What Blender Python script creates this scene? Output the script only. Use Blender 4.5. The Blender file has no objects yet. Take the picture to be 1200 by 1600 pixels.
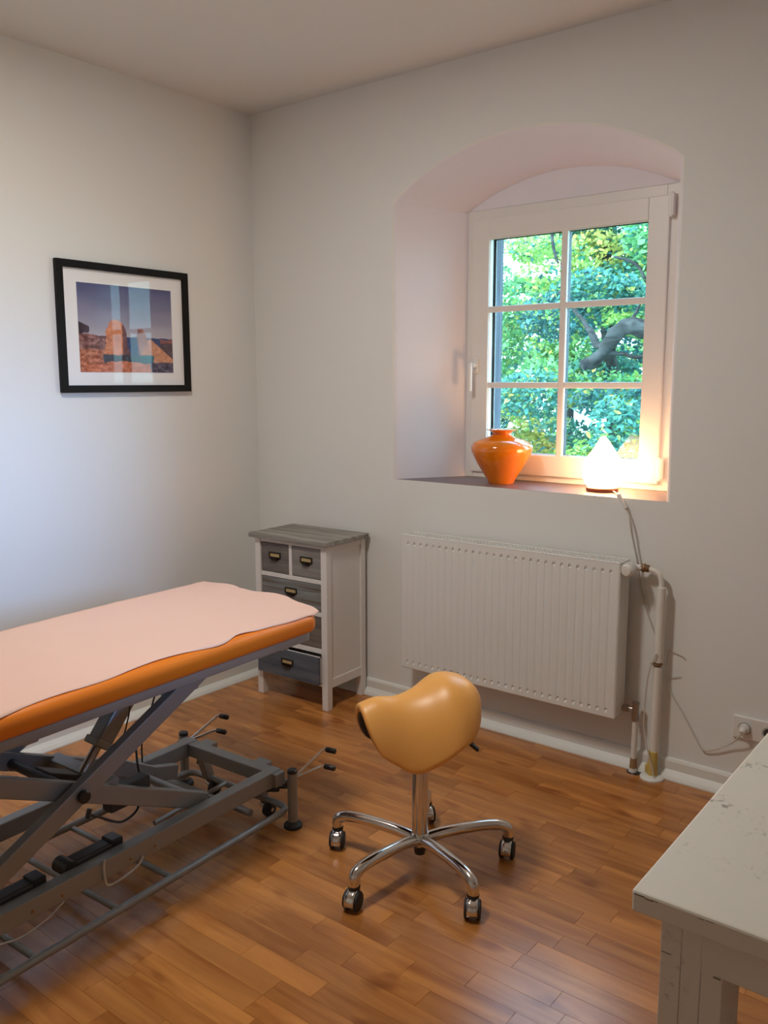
import bpy, bmesh, math, random
import numpy as np
from mathutils import Vector, Matrix, noise
S = bpy.context.scene
V = Vector
PI = math.pi
random.seed(4)

# ---------------------------------------------------------------- camera
cam_d = bpy.data.cameras.new('camera'); cam = bpy.data.objects.new('camera', cam_d)
S.collection.objects.link(cam); S.camera = cam
F_PX, PITCH, YAW, ROLL = 1352.0, 0.1490, -0.66444, -0.0011
cam_d.sensor_fit = 'VERTICAL'; cam_d.sensor_height = 36.0
cam_d.lens = 36.0 * F_PX / 1600.0; cam_d.clip_start = 0.05; cam_d.clip_end = 300
cy, sy, cp, sp = math.cos(YAW), math.sin(YAW), math.cos(PITCH), math.sin(PITCH)
Fv = V((sy*cp, cy*cp, -sp)); Rv = V((cy, -sy, 0)); Uv = Rv.cross(Fv)
R2 = Rv*math.cos(ROLL) + Uv*math.sin(ROLL); U2 = -Rv*math.sin(ROLL) + Uv*math.cos(ROLL)
m = Matrix((R2, U2, -Fv)).transposed().to_4x4(); m.translation = V((3.256, -3.106, 1.48))
cam.matrix_world = m

# ---------------------------------------------------------------- world and lights
w = bpy.data.worlds.new('World'); S.world = w; w.use_nodes = True
wn = w.node_tree.nodes; wl = w.node_tree.links
bg = wn['Background']; bg.inputs['Strength'].default_value = 12.5
tc = wn.new('ShaderNodeTexCoord'); sx = wn.new('ShaderNodeSeparateXYZ'); rp = wn.new('ShaderNodeValToRGB')
wl.new(tc.outputs['Generated'], sx.inputs[0]); wl.new(sx.outputs['Z'], rp.inputs[0]); wl.new(rp.outputs[0], bg.inputs['Color'])
rp.color_ramp.elements[0].position = 0.0; rp.color_ramp.elements[0].color = (.52, .84, .98, 1)
rp.color_ramp.elements[1].position = 0.8; rp.color_ramp.elements[1].color = (.38, .64, 1.0, 1)

def light(name, kind, loc, energy, color, size=None, rot=(0,0,0), shape=None, size_y=None):
    d = bpy.data.lights.new(name, kind); o = bpy.data.objects.new(name, d)
    S.collection.objects.link(o); o.location = loc; o.rotation_euler = rot
    d.energy = energy; d.color = color
    if kind == 'AREA':
        d.size = size
        if shape: d.shape = shape
        if size_y: d.size_y = size_y
    return o
# room lamp, hangs in the middle of the room, out of the frame
light('room_light', 'AREA', (1.40, -1.75, 2.72), 34, (1.0, .955, .87), .34, shape='DISK')
lp = light('room_light_glow', 'POINT', (1.40, -1.75, 2.45), 4.6, (1.0, .965, .89)); lp.data.shadow_soft_size = .15
# lamp standing in for daylight at the right wall (unseen_window, out of the frame)
dl = light('daylight', 'AREA', (4.355, -1.75, 1.62), 3.6, (.25, .50, 1.0), .5, shape='RECTANGLE', size_y=.9); dl.data.spread = math.radians(25)
dl.rotation_euler = (V((0, -1.42, .95))-V((4.355, -1.75, 1.62))).to_track_quat('-Z', 'Y').to_euler()
sun = light('sun', 'SUN', (0, -8, 12), 11.5, (.98, 1.0, .80), rot=(math.radians(48), 0, math.radians(-28))); sun.data.angle = .02

S.view_settings.view_transform = 'Standard'; S.view_settings.look = 'None'
S.view_settings.exposure = -0.42; S.view_settings.gamma = 1.0; S.view_settings.use_curve_mapping = False

# ---------------------------------------------------------------- helpers: materials
def lin(c):
    return tuple(((x/255.0)/12.92 if x <= 10 else (((x/255.0)+.055)/1.055)**2.4) for x in c)
def mat(name, col, rough=.5, metal=0., spec=.5, coat=0., bump=0., bscale=40., bdist=.002, var=0., vscale=6.):
    M = bpy.data.materials.new(name); M.use_nodes = True
    n = M.node_tree.nodes; l = M.node_tree.links; b = n['Principled BSDF']
    b.inputs['Base Color'].default_value = (*col, 1); b.inputs['Roughness'].default_value = rough
    b.inputs['Metallic'].default_value = metal; b.inputs['Specular IOR Level'].default_value = spec
    b.inputs['Coat Weight'].default_value = coat
    t = n.new('ShaderNodeTexCoord')
    if bump:
        ns = n.new('ShaderNodeTexNoise'); ns.inputs['Scale'].default_value = bscale; ns.inputs['Detail'].default_value = 5
        bp = n.new('ShaderNodeBump'); bp.inputs['Strength'].default_value = bump; bp.inputs['Distance'].default_value = bdist
        l.new(t.outputs['Object'], ns.inputs['Vector']); l.new(ns.outputs['Fac'], bp.inputs['Height']); l.new(bp.outputs[0], b.inputs['Normal'])
    if var:
        ns = n.new('ShaderNodeTexNoise'); ns.inputs['Scale'].default_value = vscale; ns.inputs['Detail'].default_value = 3
        mx = n.new('ShaderNodeMix'); mx.data_type = 'RGBA'
        mx.inputs[6].default_value = (*[c*(1-var) for c in col], 1); mx.inputs[7].default_value = (*[min(1, c*(1+var)) for c in col], 1)
        l.new(t.outputs['Object'], ns.inputs['Vector']); l.new(ns.outputs['Fac'], mx.inputs[0]); l.new(mx.outputs[2], b.inputs['Base Color'])
    return M
def wood(name, c1, c2, rough=.5, axis='X', scale=3., stretch=18., attr=False, knots=0., coat=0.):
    """grain stretched along an axis; attr multiplies by the per-piece tone"""
    M = bpy.data.materials.new(name); M.use_nodes = True
    n = M.node_tree.nodes; l = M.node_tree.links; b = n['Principled BSDF']
    b.inputs['Roughness'].default_value = rough; b.inputs['Coat Weight'].default_value = coat; b.inputs['Coat Roughness'].default_value = .25
    t = n.new('ShaderNodeTexCoord'); mp = n.new('ShaderNodeMapping')
    sc = {'X': (1, stretch, stretch), 'Y': (stretch, 1, stretch), 'Z': (stretch, stretch, 1)}[axis]
    mp.inputs['Scale'].default_value = sc
    l.new(t.outputs['Object'], mp.inputs['Vector'])
    ns = n.new('ShaderNodeTexNoise'); ns.inputs['Scale'].default_value = scale; ns.inputs['Detail'].default_value = 6; ns.inputs['Distortion'].default_value = .6
    l.new(mp.outputs[0], ns.inputs['Vector'])
    cr = n.new('ShaderNodeValToRGB'); cr.color_ramp.elements[0].position = .32; cr.color_ramp.elements[1].position = .68
    cr.color_ramp.elements[0].color = (*c1, 1); cr.color_ramp.elements[1].color = (*c2, 1)
    l.new(ns.outputs['Fac'], cr.inputs[0]); out = cr.outputs[0]
    if attr:
        at = n.new('ShaderNodeAttribute'); at.attribute_name = 'tone'
        mv = n.new('ShaderNodeVectorMath'); mv.operation = 'ADD'
        l.new(mp.outputs[0], mv.inputs[0]); sc2 = n.new('ShaderNodeVectorMath'); sc2.operation = 'SCALE'; sc2.inputs[3].default_value = 37.
        l.new(at.outputs['Color'], sc2.inputs[0]); l.new(sc2.outputs[0], mv.inputs[1]); l.new(mv.outputs[0], ns.inputs['Vector'])
        mx = n.new('ShaderNodeMix'); mx.data_type = 'RGBA'; mx.blend_type = 'MULTIPLY'; mx.inputs[0].default_value = 1
        l.new(out, mx.inputs[6]); l.new(at.outputs['Color'], mx.inputs[7]); out = mx.outputs[2]
    if knots:
        vo = n.new('ShaderNodeTexNoise'); vo.inputs['Scale'].default_value = knots; vo.inputs['Detail'].default_value = 2
        mp2 = n.new('ShaderNodeMapping'); mp2.inputs['Scale'].default_value = tuple(1 if s == 1 else 2.2 for s in sc)
        l.new(t.outputs['Object'], mp2.inputs['Vector']); l.new(mp2.outputs[0], vo.inputs['Vector'])
        r2 = n.new('ShaderNodeValToRGB'); r2.color_ramp.elements[0].position = .62; r2.color_ramp.elements[1].position = .74
        r2.color_ramp.elements[0].color = (1, 1, 1, 1); r2.color_ramp.elements[1].color = (.55, .42, .38, 1)
        l.new(vo.outputs['Fac'], r2.inputs[0])
        mx = n.new('ShaderNodeMix'); mx.data_type = 'RGBA'; mx.blend_type = 'MULTIPLY'; mx.inputs[0].default_value = 1
        l.new(out, mx.inputs[6]); l.new(r2.outputs[0], mx.inputs[7]); out = mx.outputs[2]
    l.new(out, b.inputs['Base Color'])
    bp = n.new('ShaderNodeBump'); bp.inputs['Strength'].default_value = .15; bp.inputs['Distance'].default_value = .001
    l.new(ns.outputs['Fac'], bp.inputs['Height']); l.new(bp.outputs[0], b.inputs['Normal'])
    return M

M_WALL = mat('wall_paint', (.82, .815, .79), .85, spec=.2, bump=.25, bscale=60, bdist=.0015, var=.012, vscale=1.5)
M_CEIL = mat('ceiling_paint', (.78, .765, .745), .9, spec=.2, bump=.15, bscale=40, bdist=.001)
M_REVEAL = mat('reveal_daylight_tint', (.83, .79, .84), .8, spec=.2, bump=.25, bscale=25, bdist=.002)  # lavender cast of daylight in the recess is mixed into this colour
M_SKIRT = mat('skirting_paint', (.82, .82, .78), .45, bump=.05)
M_SILL = mat('sill_stone', (.16, .115, .125), .35, var=.15, vscale=12)
M_PVC = mat('window_frame_white', (.80, .76, .73), .35)
M_SPACER = mat('outer_gasket_blue', (.03, .055, .09), .5)
M_RAD = mat('radiator_enamel', (.80, .79, .76), .32)
M_RADDK = mat('radiator_inside', (.35, .34, .32), .6)
M_PIPE = mat('pipe_paint', (.80, .77, .72), .75, spec=.2, var=.05, vscale=20)
M_BRASS = mat('valve_brass', (.35, .22, .12), .4, metal=.8)
M_NICKEL = mat('valve_nickel', (.42, .37, .33), .3, metal=.9)
M_WPLAS = mat('white_plastic', (.80, .78, .75), .35)
M_GREYPL = mat('grey_plastic', (.55, .55, .52), .4)
M_FOAM = mat('yellow_foam', (.62, .45, .13), .9, bump=.5, bscale=80)
M_RUST = mat('rusty_stub', (.33, .19, .09), .8)
M_CORD = mat('cord_white', (.62, .58, .52), .5)
M_BLACK = mat('black_plastic', (.018, .017, .018), .35)
M_RUBBER = mat('black_rubber', (.02, .02, .02), .6)
M_CHROME = mat('chrome', (.72, .70, .68), .12, metal=1)
M_STEEL = mat('grey_metal_paint', (.30, .298, .285), .42, metal=.35, var=.06, vscale=8)
M_STEELDK = mat('dark_metal', (.06, .058, .058), .5, metal=.4)
M_ORANGE = mat('orange_vinyl', (.80, .205, .008), .38, bump=.1, bscale=150, bdist=.0005)
M_SEAT = mat('yellow_orange_leather', (.90, .43, .105), .38, bump=.08, bscale=220, bdist=.0004)
M_VASE = mat('orange_glaze', (.80, .205, .006), .10, coat=.6, var=.08, vscale=9)
M_FRAME = mat('black_lacquer', (.010, .009, .009), .5, spec=.15)
M_MAT = mat('white_card', (.90, .88, .87), .8)
M_WHITEW = mat('white_cabinet_paint', (.80, .765, .74), .45, bump=.08, bscale=30)
M_BASEW = mat('lamp_foot_wood', (.22, .05, .02), .5)
M_BRONZE = mat('dark_bronze', (.045, .035, .028), .35, metal=.8)
M_CARD = mat('yellow_card', (.62, .45, .20), .7)
M_FLOORBASE = mat('floor_base', (.20, .09, .035), .6)
M_PLANK = wood('laminate_plank', lin((158, 96, 44)), lin((206, 138, 72)), rough=.26, scale=2.2, stretch=8., attr=True, knots=4.5, coat=.25)
M_TOPW = wood('weathered_grey_top', lin((112, 108, 102)), lin((172, 166, 156)), rough=.6, scale=3, stretch=14)
M_D1 = wood('drawer_grey_brown', lin((96, 88, 86)), lin((128, 119, 112)), rough=.6, scale=3, stretch=14)
M_D2 = wood('drawer_light_grey', lin((122, 117, 114)), lin((152, 146, 140)), rough=.6, scale=3, stretch=14)
M_D3 = wood('drawer_blue_grey_striped', lin((96, 74, 56)), lin((142, 150, 152)), rough=.6, scale=2.2, stretch=26)
M_D4 = wood('drawer_brown_grey', lin((92, 82, 77)), lin((124, 114, 106)), rough=.6, scale=3, stretch=14)
M_D5 = wood('drawer_slate_blue', lin((60, 68, 82)), lin((104, 108, 116)), rough=.6, scale=3, stretch=12)
M_BOARD = wood('outer_board', lin((66, 74, 88)), lin((104, 112, 124)), rough=.8, axis='Z', scale=2.5, stretch=20, knots=6)
M_BARK = wood('bark', lin((10, 12, 14)), lin((54, 58, 60)), rough=.9, axis='X', scale=4, stretch=6)
M_GROUND = mat('grass_ground', (.05, .11, .04), .9, var=.4, vscale=2)

def mat_paper():
    M = mat('paper_sheet', (.78, .52, .43), .85, spec=.1, bump=.25, bscale=22, bdist=.002, var=.03, vscale=3)
    return M
M_PAPER = mat_paper()
def mat_desk():
    M = mat('worn_white_paint', (.72, .685, .61), .55, bump=.2, bscale=25, bdist=.001)
    n = M.node_tree.nodes; l = M.node_tree.links; b = n['Principled BSDF']
    t = n.new('ShaderNodeTexCoord')
    def mask(scale, lo, hi, detail, stretch=(1,1,1)):
        mp = n.new('ShaderNodeMapping'); mp.inputs['Scale'].default_value = stretch
        a = n.new('ShaderNodeTexNoise'); a.inputs['Scale'].default_value = scale; a.inputs['Detail'].default_value = detail; a.inputs['Roughness'].default_value = .7
        r = n.new('ShaderNodeMapRange'); r.inputs[1].default_value = lo; r.inputs[2].default_value = hi
        l.new(t.outputs['Object'], mp.inputs[0]); l.new(mp.outputs[0], a.inputs['Vector']); l.new(a.outputs['Fac'], r.inputs[0]); return r.outputs[0]
    k1 = mask(75, .55, .64, 6, (1, .7, 1)); k2 = mask(5.5, .50, .66, 2)
    mu = n.new('ShaderNodeMath'); mu.operation = 'MULTIPLY'; l.new(k1, mu.inputs[0]); l.new(k2, mu.inputs[1])
    mx = n.new('ShaderNodeMix'); mx.data_type = 'RGBA'; mx.inputs[6].default_value = (.72, .685, .61, 1); mx.inputs[7].default_value = (.22, .185, .15, 1)
    l.new(mu.outputs[0], mx.inputs[0]); l.new(mx.outputs[2], b.inputs['Base Color'])
    return M
M_DESK = mat_desk()
M_SCUFF = mat('bare_dark_wood', (.22, .17, .12), .7, var=.4, vscale=60)
def mat_attr(name, attr, rough=.6, spec=.3, trans=0., mul=1.):
    M = bpy.data.materials.new(name); M.use_nodes = True
    n = M.node_tree.nodes; l = M.node_tree.links; b = n['Principled BSDF']
    a = n.new('ShaderNodeAttribute'); a.attribute_name = attr
    l.new(a.outputs['Color'], b.inputs['Base Color']); b.inputs['Roughness'].default_value = rough; b.inputs['Specular IOR Level'].default_value = spec
    if trans:
        tr = n.new('ShaderNodeBsdfTranslucent'); l.new(a.outputs['Color'], tr.inputs['Color'])
        ms = n.new('ShaderNodeMixShader'); ms.inputs[0].default_value = trans
        l.new(b.outputs[0], ms.inputs[1]); l.new(tr.outputs[0], ms.inputs[2]); l.new(ms.outputs[0], n['Material Output'].inputs[0])
    return M
M_PHOTO = mat_attr('photo_print', 'paint', .5)
M_LEAF = mat_attr('leaves', 'paint', .5, .4, trans=.4)
def mat_glass(name, tint=(1, 1, 1), refl=1.0):
    M = bpy.data.materials.new(name); M.use_nodes = True
    n = M.node_tree.nodes; l = M.node_tree.links; n.remove(n['Principled BSDF'])
    tr = n.new('ShaderNodeBsdfTransparent'); tr.inputs[0].default_value = (*tint, 1)
    gl = n.new('ShaderNodeBsdfGlossy'); gl.inputs['Roughness'].default_value = .02
    fr = n.new('ShaderNodeFresnel'); ge = n.new('ShaderNodeNewGeometry'); mr = n.new('ShaderNodeMapRange')
    mr.inputs[3].default_value = 1.45; mr.inputs[4].default_value = 1/1.45       # same reflectance on both faces of the thin pane
    l.new(ge.outputs['Backfacing'], mr.inputs[0]); l.new(mr.outputs[0], fr.inputs[0])
    mu = n.new('ShaderNodeMath'); mu.operation = 'MULTIPLY'; mu.inputs[1].default_value = refl
    ms = n.new('ShaderNodeMixShader')
    l.new(fr.outputs[0], mu.inputs[0]); l.new(mu.outputs[0], ms.inputs[0]); l.new(tr.outputs[0], ms.inputs[1]); l.new(gl.outputs[0], ms.inputs[2])
    l.new(ms.outputs[0], n['Material Output'].inputs[0]); return M
M_GLASS = mat_glass('window_glass', (.93, .98, .97))
M_PGLASS = mat_glass('picture_glass', (1, 1, 1), .38)
def mat_salt():
    M = bpy.data.materials.new('glowing_salt'); M.use_nodes = True
    n = M.node_tree.nodes; l = M.node_tree.links; b = n['Principled BSDF']
    b.inputs['Base Color'].default_value = (.9, .5, .3, 1); b.inputs['Roughness'].default_value = .4
    t = n.new('ShaderNodeTexCoord'); s = n.new('ShaderNodeSeparateXYZ'); r = n.new('ShaderNodeMapRange')
    r.inputs[1].default_value = .13; r.inputs[2].default_value = .225; r.inputs[3].default_value = 38.; r.inputs[4].default_value = .9
    l.new(t.outputs['Object'], s.inputs[0]); l.new(s.outputs['Z'], r.inputs[0])
    l.new(r.outputs[0], b.inputs['Emission Strength']); b.inputs['Emission Color'].default_value = (1.0, .56, .25, 1)
    return M
M_SALT = mat_salt()

# ---------------------------------------------------------------- helpers: geometry
def new(): return bmesh.new()
def box(bm, x0, x1, y0, y1, z0, z1, bev=0., seg=2, mtx=None):
    r = bmesh.ops.create_cube(bm, size=1); vs = r['verts']
    bmesh.ops.scale(bm, vec=(abs(x1-x0), abs(y1-y0), abs(z1-z0)), verts=vs)
    bmesh.ops.translate(bm, vec=((x0+x1)/2, (y0+y1)/2, (z0+z1)/2), verts=vs)
    if bev:
        es = list({e for v in vs for e in v.link_edges})
        rb = bmesh.ops.bevel(bm, geom=es, offset=bev, segments=seg, affect='EDGES', profile=.5)
        vs = list({v for f in rb['faces'] for v in f.verts} | {v for v in vs if v.is_valid})
    if mtx: bmesh.ops.transform(bm, matrix=mtx, verts=vs)
    return vs
def obox(bm, p, q, wd, ht, up=(0, 0, 1), bev=.003, seg=2):
    """box section beam from p to q"""
    p, q = V(p), V(q); d = q-p; L = d.length; x = d.normalized(); y = V(up).cross(x).normalized(); z = x.cross(y)
    M = Matrix((x, y, z)).transposed().to_4x4(); M.translation = (p+q)/2
    return box(bm, -L/2, L/2, -wd/2, wd/2, -ht/2, ht/2, bev, seg, M)
def tube(bm, pts, r, n=12, cap=True, rs=None):
    pts = [V(p) for p in pts]; rings = []; N = len(pts); prev = None
    for i, p in enumerate(pts):
        t = (pts[min(i+1, N-1)]-pts[max(i-1, 0)]).normalized()
        if prev is None:
            a = V((0, 0, 1)) if abs(t.z) < .9 else V((1, 0, 0)); u = (a - t*a.dot(t)).normalized()
        else:
            u = (prev - t*prev.dot(t)).normalized()
        prev = u; v = t.cross(u); rr = rs[i] if rs else r
        rings.append([bm.verts.new(p + (u*math.cos(2*PI*k/n) + v*math.sin(2*PI*k/n))*rr) for k in range(n)])
    for a, b in zip(rings, rings[1:]):
        for k in range(n):
            f = bm.faces.new((a[k], a[(k+1) % n], b[(k+1) % n], b[k])); f.smooth = True
    if cap:
        bm.faces.new(list(reversed(rings[0]))); bm.faces.new(rings[-1])
def cyl(bm, p, q, r, n=20, r2=None):
    tube(bm, [p, q], r, n, True, [r, r if r2 is None else r2])
def fillet(pts, r, k=5):
    """round the corners of a polyline"""
    pts = [V(p) for p in pts]; out = [pts[0]]
    for a, b, c in zip(pts, pts[1:], pts[2:]):
        d1 = (a-b); d2 = (c-b); rr = min(r, d1.length*.45, d2.length*.45)
        s, e = b+d1.normalized()*rr, b+d2.normalized()*rr
        for i in range(k+1):
            t = i/k; out.append(s*(1-t)**2 + b*2*t*(1-t) + e*t*t)
    out.append(pts[-1]); return out
def smooth_path(pts, k=6):
    pts = [V(p) for p in pts]; out = []
    P = [pts[0]*2-pts[1]] + pts + [pts[-1]*2-pts[-2]]
    for i in range(1, len(P)-2):
        for j in range(k):
            t = j/k; a, b, c, d = P[i-1], P[i], P[i+1], P[i+2]
            out.append(.5*((2*b)+(-a+c)*t+(2*a-5*b+4*c-d)*t*t+(-a+3*b-3*c+d)*t**3))
    out.append(pts[-1]); return out
def lathe(bm, prof, n=48, c=(0, 0, 0), mtx=None, smooth=True):
    rings = []; vs = []
    for r, z in prof:
        if r < 1e-5: v = bm.verts.new((c[0], c[1], c[2]+z)); rings.append([v]); vs.append(v)
        else:
            g = [bm.verts.new((c[0]+r*math.cos(2*PI*k/n), c[1]+r*math.sin(2*PI*k/n), c[2]+z)) for k in range(n)]; rings.append(g); vs += g
    for a, b in zip(rings, rings[1:]):
        for k in range(n):
            if len(a) == 1 and len(b) == 1: continue
            if len(a) == 1: f = bm.faces.new((a[0], b[(k+1) % n], b[k]))
            elif len(b) == 1: f = bm.faces.new((a[k], a[(k+1) % n], b[0]))
            else: f = bm.faces.new((a[k], a[(k+1) % n], b[(k+1) % n], b[k]))
            f.smooth = smooth
    if len(rings[0]) > 1: bm.faces.new(list(reversed(rings[0])))
    if len(rings[-1]) > 1: bm.faces.new(rings[-1])
    if mtx: bmesh.ops.transform(bm, matrix=mtx, verts=vs)
    return vs
def axis_mtx(p, d):
    d = V(d).normalized(); q = V((0, 0, 1)).rotation_difference(d); M = q.to_matrix().to_4x4(); M.translation = V(p); return M
def obj(name, bm, m, parent=None):
    me = bpy.data.meshes.new(name); bmesh.ops.recalc_face_normals(bm, faces=bm.faces)
    for e in bm.edges:
        if len(e.link_faces) == 2 and e.calc_face_angle(0) > .75: e.smooth = False
    bm.to_mesh(me); bm.free()
    me.materials.append(m); o = bpy.data.objects.new(name, me); S.collection.objects.link(o)
    if parent: o.parent = parent
    return o
def mesh_np(name, verts, faces, m, parent=None, colors=None):
    me = bpy.data.meshes.new(name); k = faces.shape[1]
    me.vertices.add(len(verts)); me.vertices.foreach_set('co', verts.astype(np.float32).ravel())
    me.loops.add(faces.size); me.loops.foreach_set('vertex_index', faces.astype(np.int32).ravel())
    me.polygons.add(len(faces)); me.polygons.foreach_set('loop_start', np.arange(0, faces.size, k, dtype=np.int32))
    me.update(calc_edges=True)
    if colors is not None:
        ca = me.color_attributes.new('paint', 'FLOAT_COLOR', 'POINT'); ca.data.foreach_set('color', colors.astype(np.float32).ravel())
    me.materials.append(m); me.validate(); o = bpy.data.objects.new(name, me); S.collection.objects.link(o)
    if parent: o.parent = parent
    return o
def thing(name, label, cat, loc=(0, 0, 0), rz=0., group=None):
    o = bpy.data.objects.new(name, None); S.collection.objects.link(o); o.location = loc; o.rotation_euler = (0, 0, rz)
    o['label'] = label; o['category'] = cat
    if group: o['group'] = group
    return o
def struct(o, label=None, cat=None):
    o['kind'] = 'structure'
    if label: o['label'] = label; o['category'] = cat
    return o

# ================================================================ ROOM SHELL
XR, YF, H = 4.4, -4.6, 2.765
WY = .30                        # plane of the window frame inside the recess
# --- floor: base slab plus laminate staves
bm = new(); box(bm, -.2, XR+.2, YF-.2, .51, -.15, -.004)
floor = struct(obj('floor', bm, M_FLOORBASE), 'orange brown beech laminate floor of short staves', 'floor')
rng = random.Random(11)
staves = []; SW = .066; row = 0; yy = -.0
tri_off = 0
while yy > YF:
    x = -rng.uniform(0, .45)
    while x < XR:
        L = rng.choice([.24, .30, .36, .42, .48]) * rng.uniform(.92, 1.08)
        a, b = max(x, .0), min(x+L, XR)
        if b-a > .01: staves.append((a, b, yy-SW, yy))
        x += L
    yy -= SW
def stave_bm(bm, a, b, c, d, tone):
    g = .0002; bv = .0003; lay = bm.verts.layers.float_color.get('tone') or bm.verts.layers.float_color.new('tone')
    ring0 = [(a+g, c+g, -.012), (b-g, c+g, -.012), (b-g, d-g, -.012), (a+g, d-g, -.012)]
    ring1 = [(p[0], p[1], -bv*2.5) for p in ring0]
    ring2 = [(a+g+bv, c+g+bv, 0), (b-g-bv, c+g+bv, 0), (b-g-bv, d-g-bv, 0), (a+g+bv, d-g-bv, 0)]
    R = [[bm.verts.new(p) for p in r] for r in (ring0, ring1, ring2)]
    for r in R:
        for v in r: v[lay] = tone
    for u, w_ in zip(R, R[1:]):
        for k in range(4): bm.faces.new((u[k], u[(k+1) % 4], w_[(k+1) % 4], w_[k]))
    bm.faces.new(R[2])
def in_view(s):
    x, y = (s[0]+s[1])/2, (s[2]+s[3])/2
    best = -1
    for (px, py) in ((x, y), (s[0], y), (s[1], y)):
        d = V((px, py, 0)) - V((3.256, -3.106, 1.48)); z = d.dot(Fv)
        if z <= .2: continue
        u = 600+F_PX*d.dot(R2)/z; v = 800-F_PX*d.dot(U2)/z
        if -20 < u < 1220 and v < 1620: best = max(best, (s[1]-s[0])*(s[3]-s[2])/z**3)
    return best
scored = sorted(staves, key=in_view, reverse=True)
parts = [s for s in scored[:300] if in_view(s) > 0]; rest = [s for s in staves if s not in set(parts)]
def tone():
    t = rng.gauss(.98, .085); t = max(.72, min(1.15, t)); h = rng.uniform(-.03, .03)
    return (t, t*(1+h*.6), t*(1+h*2), 1)
for s in parts:
    bm = new(); stave_bm(bm, *s, tone()); obj('plank', bm, M_PLANK, floor)
bm = new()
for s in rest: stave_bm(bm, *s, tone())
o = obj('planks_beyond', bm, M_PLANK, floor); o['kind'] = 'stuff'

# --- walls
bm = new(); box(bm, -.25, 0, YF-.2, .51, -.15, H+.2); struct(obj('wall_left', bm, M_WALL))
bm = new(); box(bm, XR, XR+.25, YF-.2, .51, -.15, H+.2); struct(obj('wall_right', bm, M_WALL))
bm = new(); box(bm, -.25, XR+.25, YF-.25, YF, -.15, H+.2); struct(obj('wall_front', bm, M_WALL))
bm = new(); box(bm, -.25, XR+.25, YF-.25, .51, H, H+.25); struct(obj('ceiling', bm, M_CEIL))
w2 = bpy.data.objects.new('unseen_window', None); S.collection.objects.link(w2); w2.location = (XR, -1.75, 1.62); w2['kind'] = 'structure'; w2['label'] = 'unseen white window frame added around the daylight lamp on the right wall'; w2['category'] = 'window'  # frame added around the daylight lamp; the wall behind it is closed
bm = new()
for (a, b, c, d) in ((-.36, -.26, -.55, .55), (.26, .36, -.55, .55), (-.26, .26, .46, .55), (-.26, .26, -.55, -.46)): box(bm, -.05, 0, a, b, c, d, .004)
obj('window_frame', bm, M_PVC, w2)
# back wall with the arched, splayed window recess
SILL_Z = 1.045
def arch(x0, x1, zs, rise, n=24):
    c = (x1-x0)/2; R = (c*c+rise*rise)/(2*rise); mx = (x0+x1)/2; zc = zs+rise-R; th = math.asin(c/R)
    return [(mx+R*math.sin(-th+2*th*i/n), zc+R*math.cos(-th+2*th*i/n)) for i in range(n+1)]
NA = 28
fr_p = [(.888, SILL_Z)] + [(.888-.002*i, SILL_Z+(2.25-SILL_Z)*i/4) for i in range(1, 4)] + arch(.880, 2.130, 2.25, .195, NA) + [(2.132, SILL_Z+(2.25-SILL_Z)*i/4) for i in range(3, 0, -1)] + [(2.136, SILL_Z)]
bk_p = [(1.070, SILL_Z)] + [(1.070, SILL_Z+(2.215-SILL_Z)*i/4) for i in range(1, 4)] + arch(1.070, 2.030, 2.225, .125, NA) + [(2.030, SILL_Z+(2.225-SILL_Z)*i/4) for i in range(3, 0, -1)] + [(2.030, SILL_Z)]
bm = new()
def ringv(pr, y): return [bm.verts.new((p[0], y, p[1])) for p in pr]
f0 = ringv(fr_p, 0)
eps = .012                      # softly rounded plaster arris
def toward(pr, qr, t): return [(p[0]*(1-t)+q[0]*t, p[1]*(1-t)+q[1]*t) for p, q in zip(pr, qr)]
def grow(pr, d):
    cx, cz = 1.5, 1.7; out = []
    for i, p in enumerate(pr):
        if i == 0 or i == len(pr)-1: out.append((p[0]+(d if p[0] > cx else -d), p[1])); continue
        a, b = pr[i-1], pr[i+1]; tx, tz = b[0]-a[0], b[1]-a[1]; L = math.hypot(tx, tz); nx, nz = -tz/L, tx/L
        if nx*(p[0]-cx)+nz*(p[1]-cz) < 0: nx, nz = -nx, -nz
        out.append((p[0]+nx*d, p[1]+nz*d))
    return out
for v, p in zip(f0, grow(fr_p, eps)): v.co = (p[0], 0, p[1])
f1 = ringv(grow(fr_p, eps*.3), .0035); f2 = ringv(toward(fr_p, bk_p, .03), .011); f3 = ringv(bk_p, WY+.002)
for A, B in ((f0, f1), (f1, f2), (f2, f3)):
    for i in range(len(A)-1):
        f = bm.faces.new((A[i], A[i+1], B[i+1], B[i])); f.smooth = True; f.material_index = 0 if A is f0 else 1
# outer rectangle of the front face
x0, x1, z0, z1 = -.1, XR+.1, -.15, H+.1
def quad(pts): bm.faces.new([bm.verts.new(p) for p in pts])
quad([(x0, 0, z0), (x1, 0, z0), (x1, 0, SILL_Z), (x0, 0, SILL_Z)])
top = []
for v in f0:
    x, z = v.co.x, v.co.z; top.append(v)
L0 = [bm.verts.new((x0, 0, v.co.z)) for v in f0[:5]]; 
for i in range(4): bm.faces.new((L0[i], f0[i], f0[i+1], L0[i+1]))
R0 = [bm.verts.new((x1, 0, v.co.z)) for v in reversed(f0[-5:])]; fr_r = list(reversed(f0[-5:]))
for i in range(4): bm.faces.new((fr_r[i], R0[i], R0[i+1], fr_r[i+1]))
T = [bm.verts.new((v.co.x, 0, z1)) for v in f0[4:-4]]; mid = f0[4:-4]
for i in range(len(mid)-1): bm.faces.new((mid[i], mid[i+1], T[i+1], T[i]))
tl = bm.verts.new((x0, 0, z1)); tr_ = bm.verts.new((x1, 0, z1))
bm.faces.new((L0[4], mid[0], T[0], tl)); bm.faces.new((mid[-1], R0[4], tr_, T[-1]))
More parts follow.
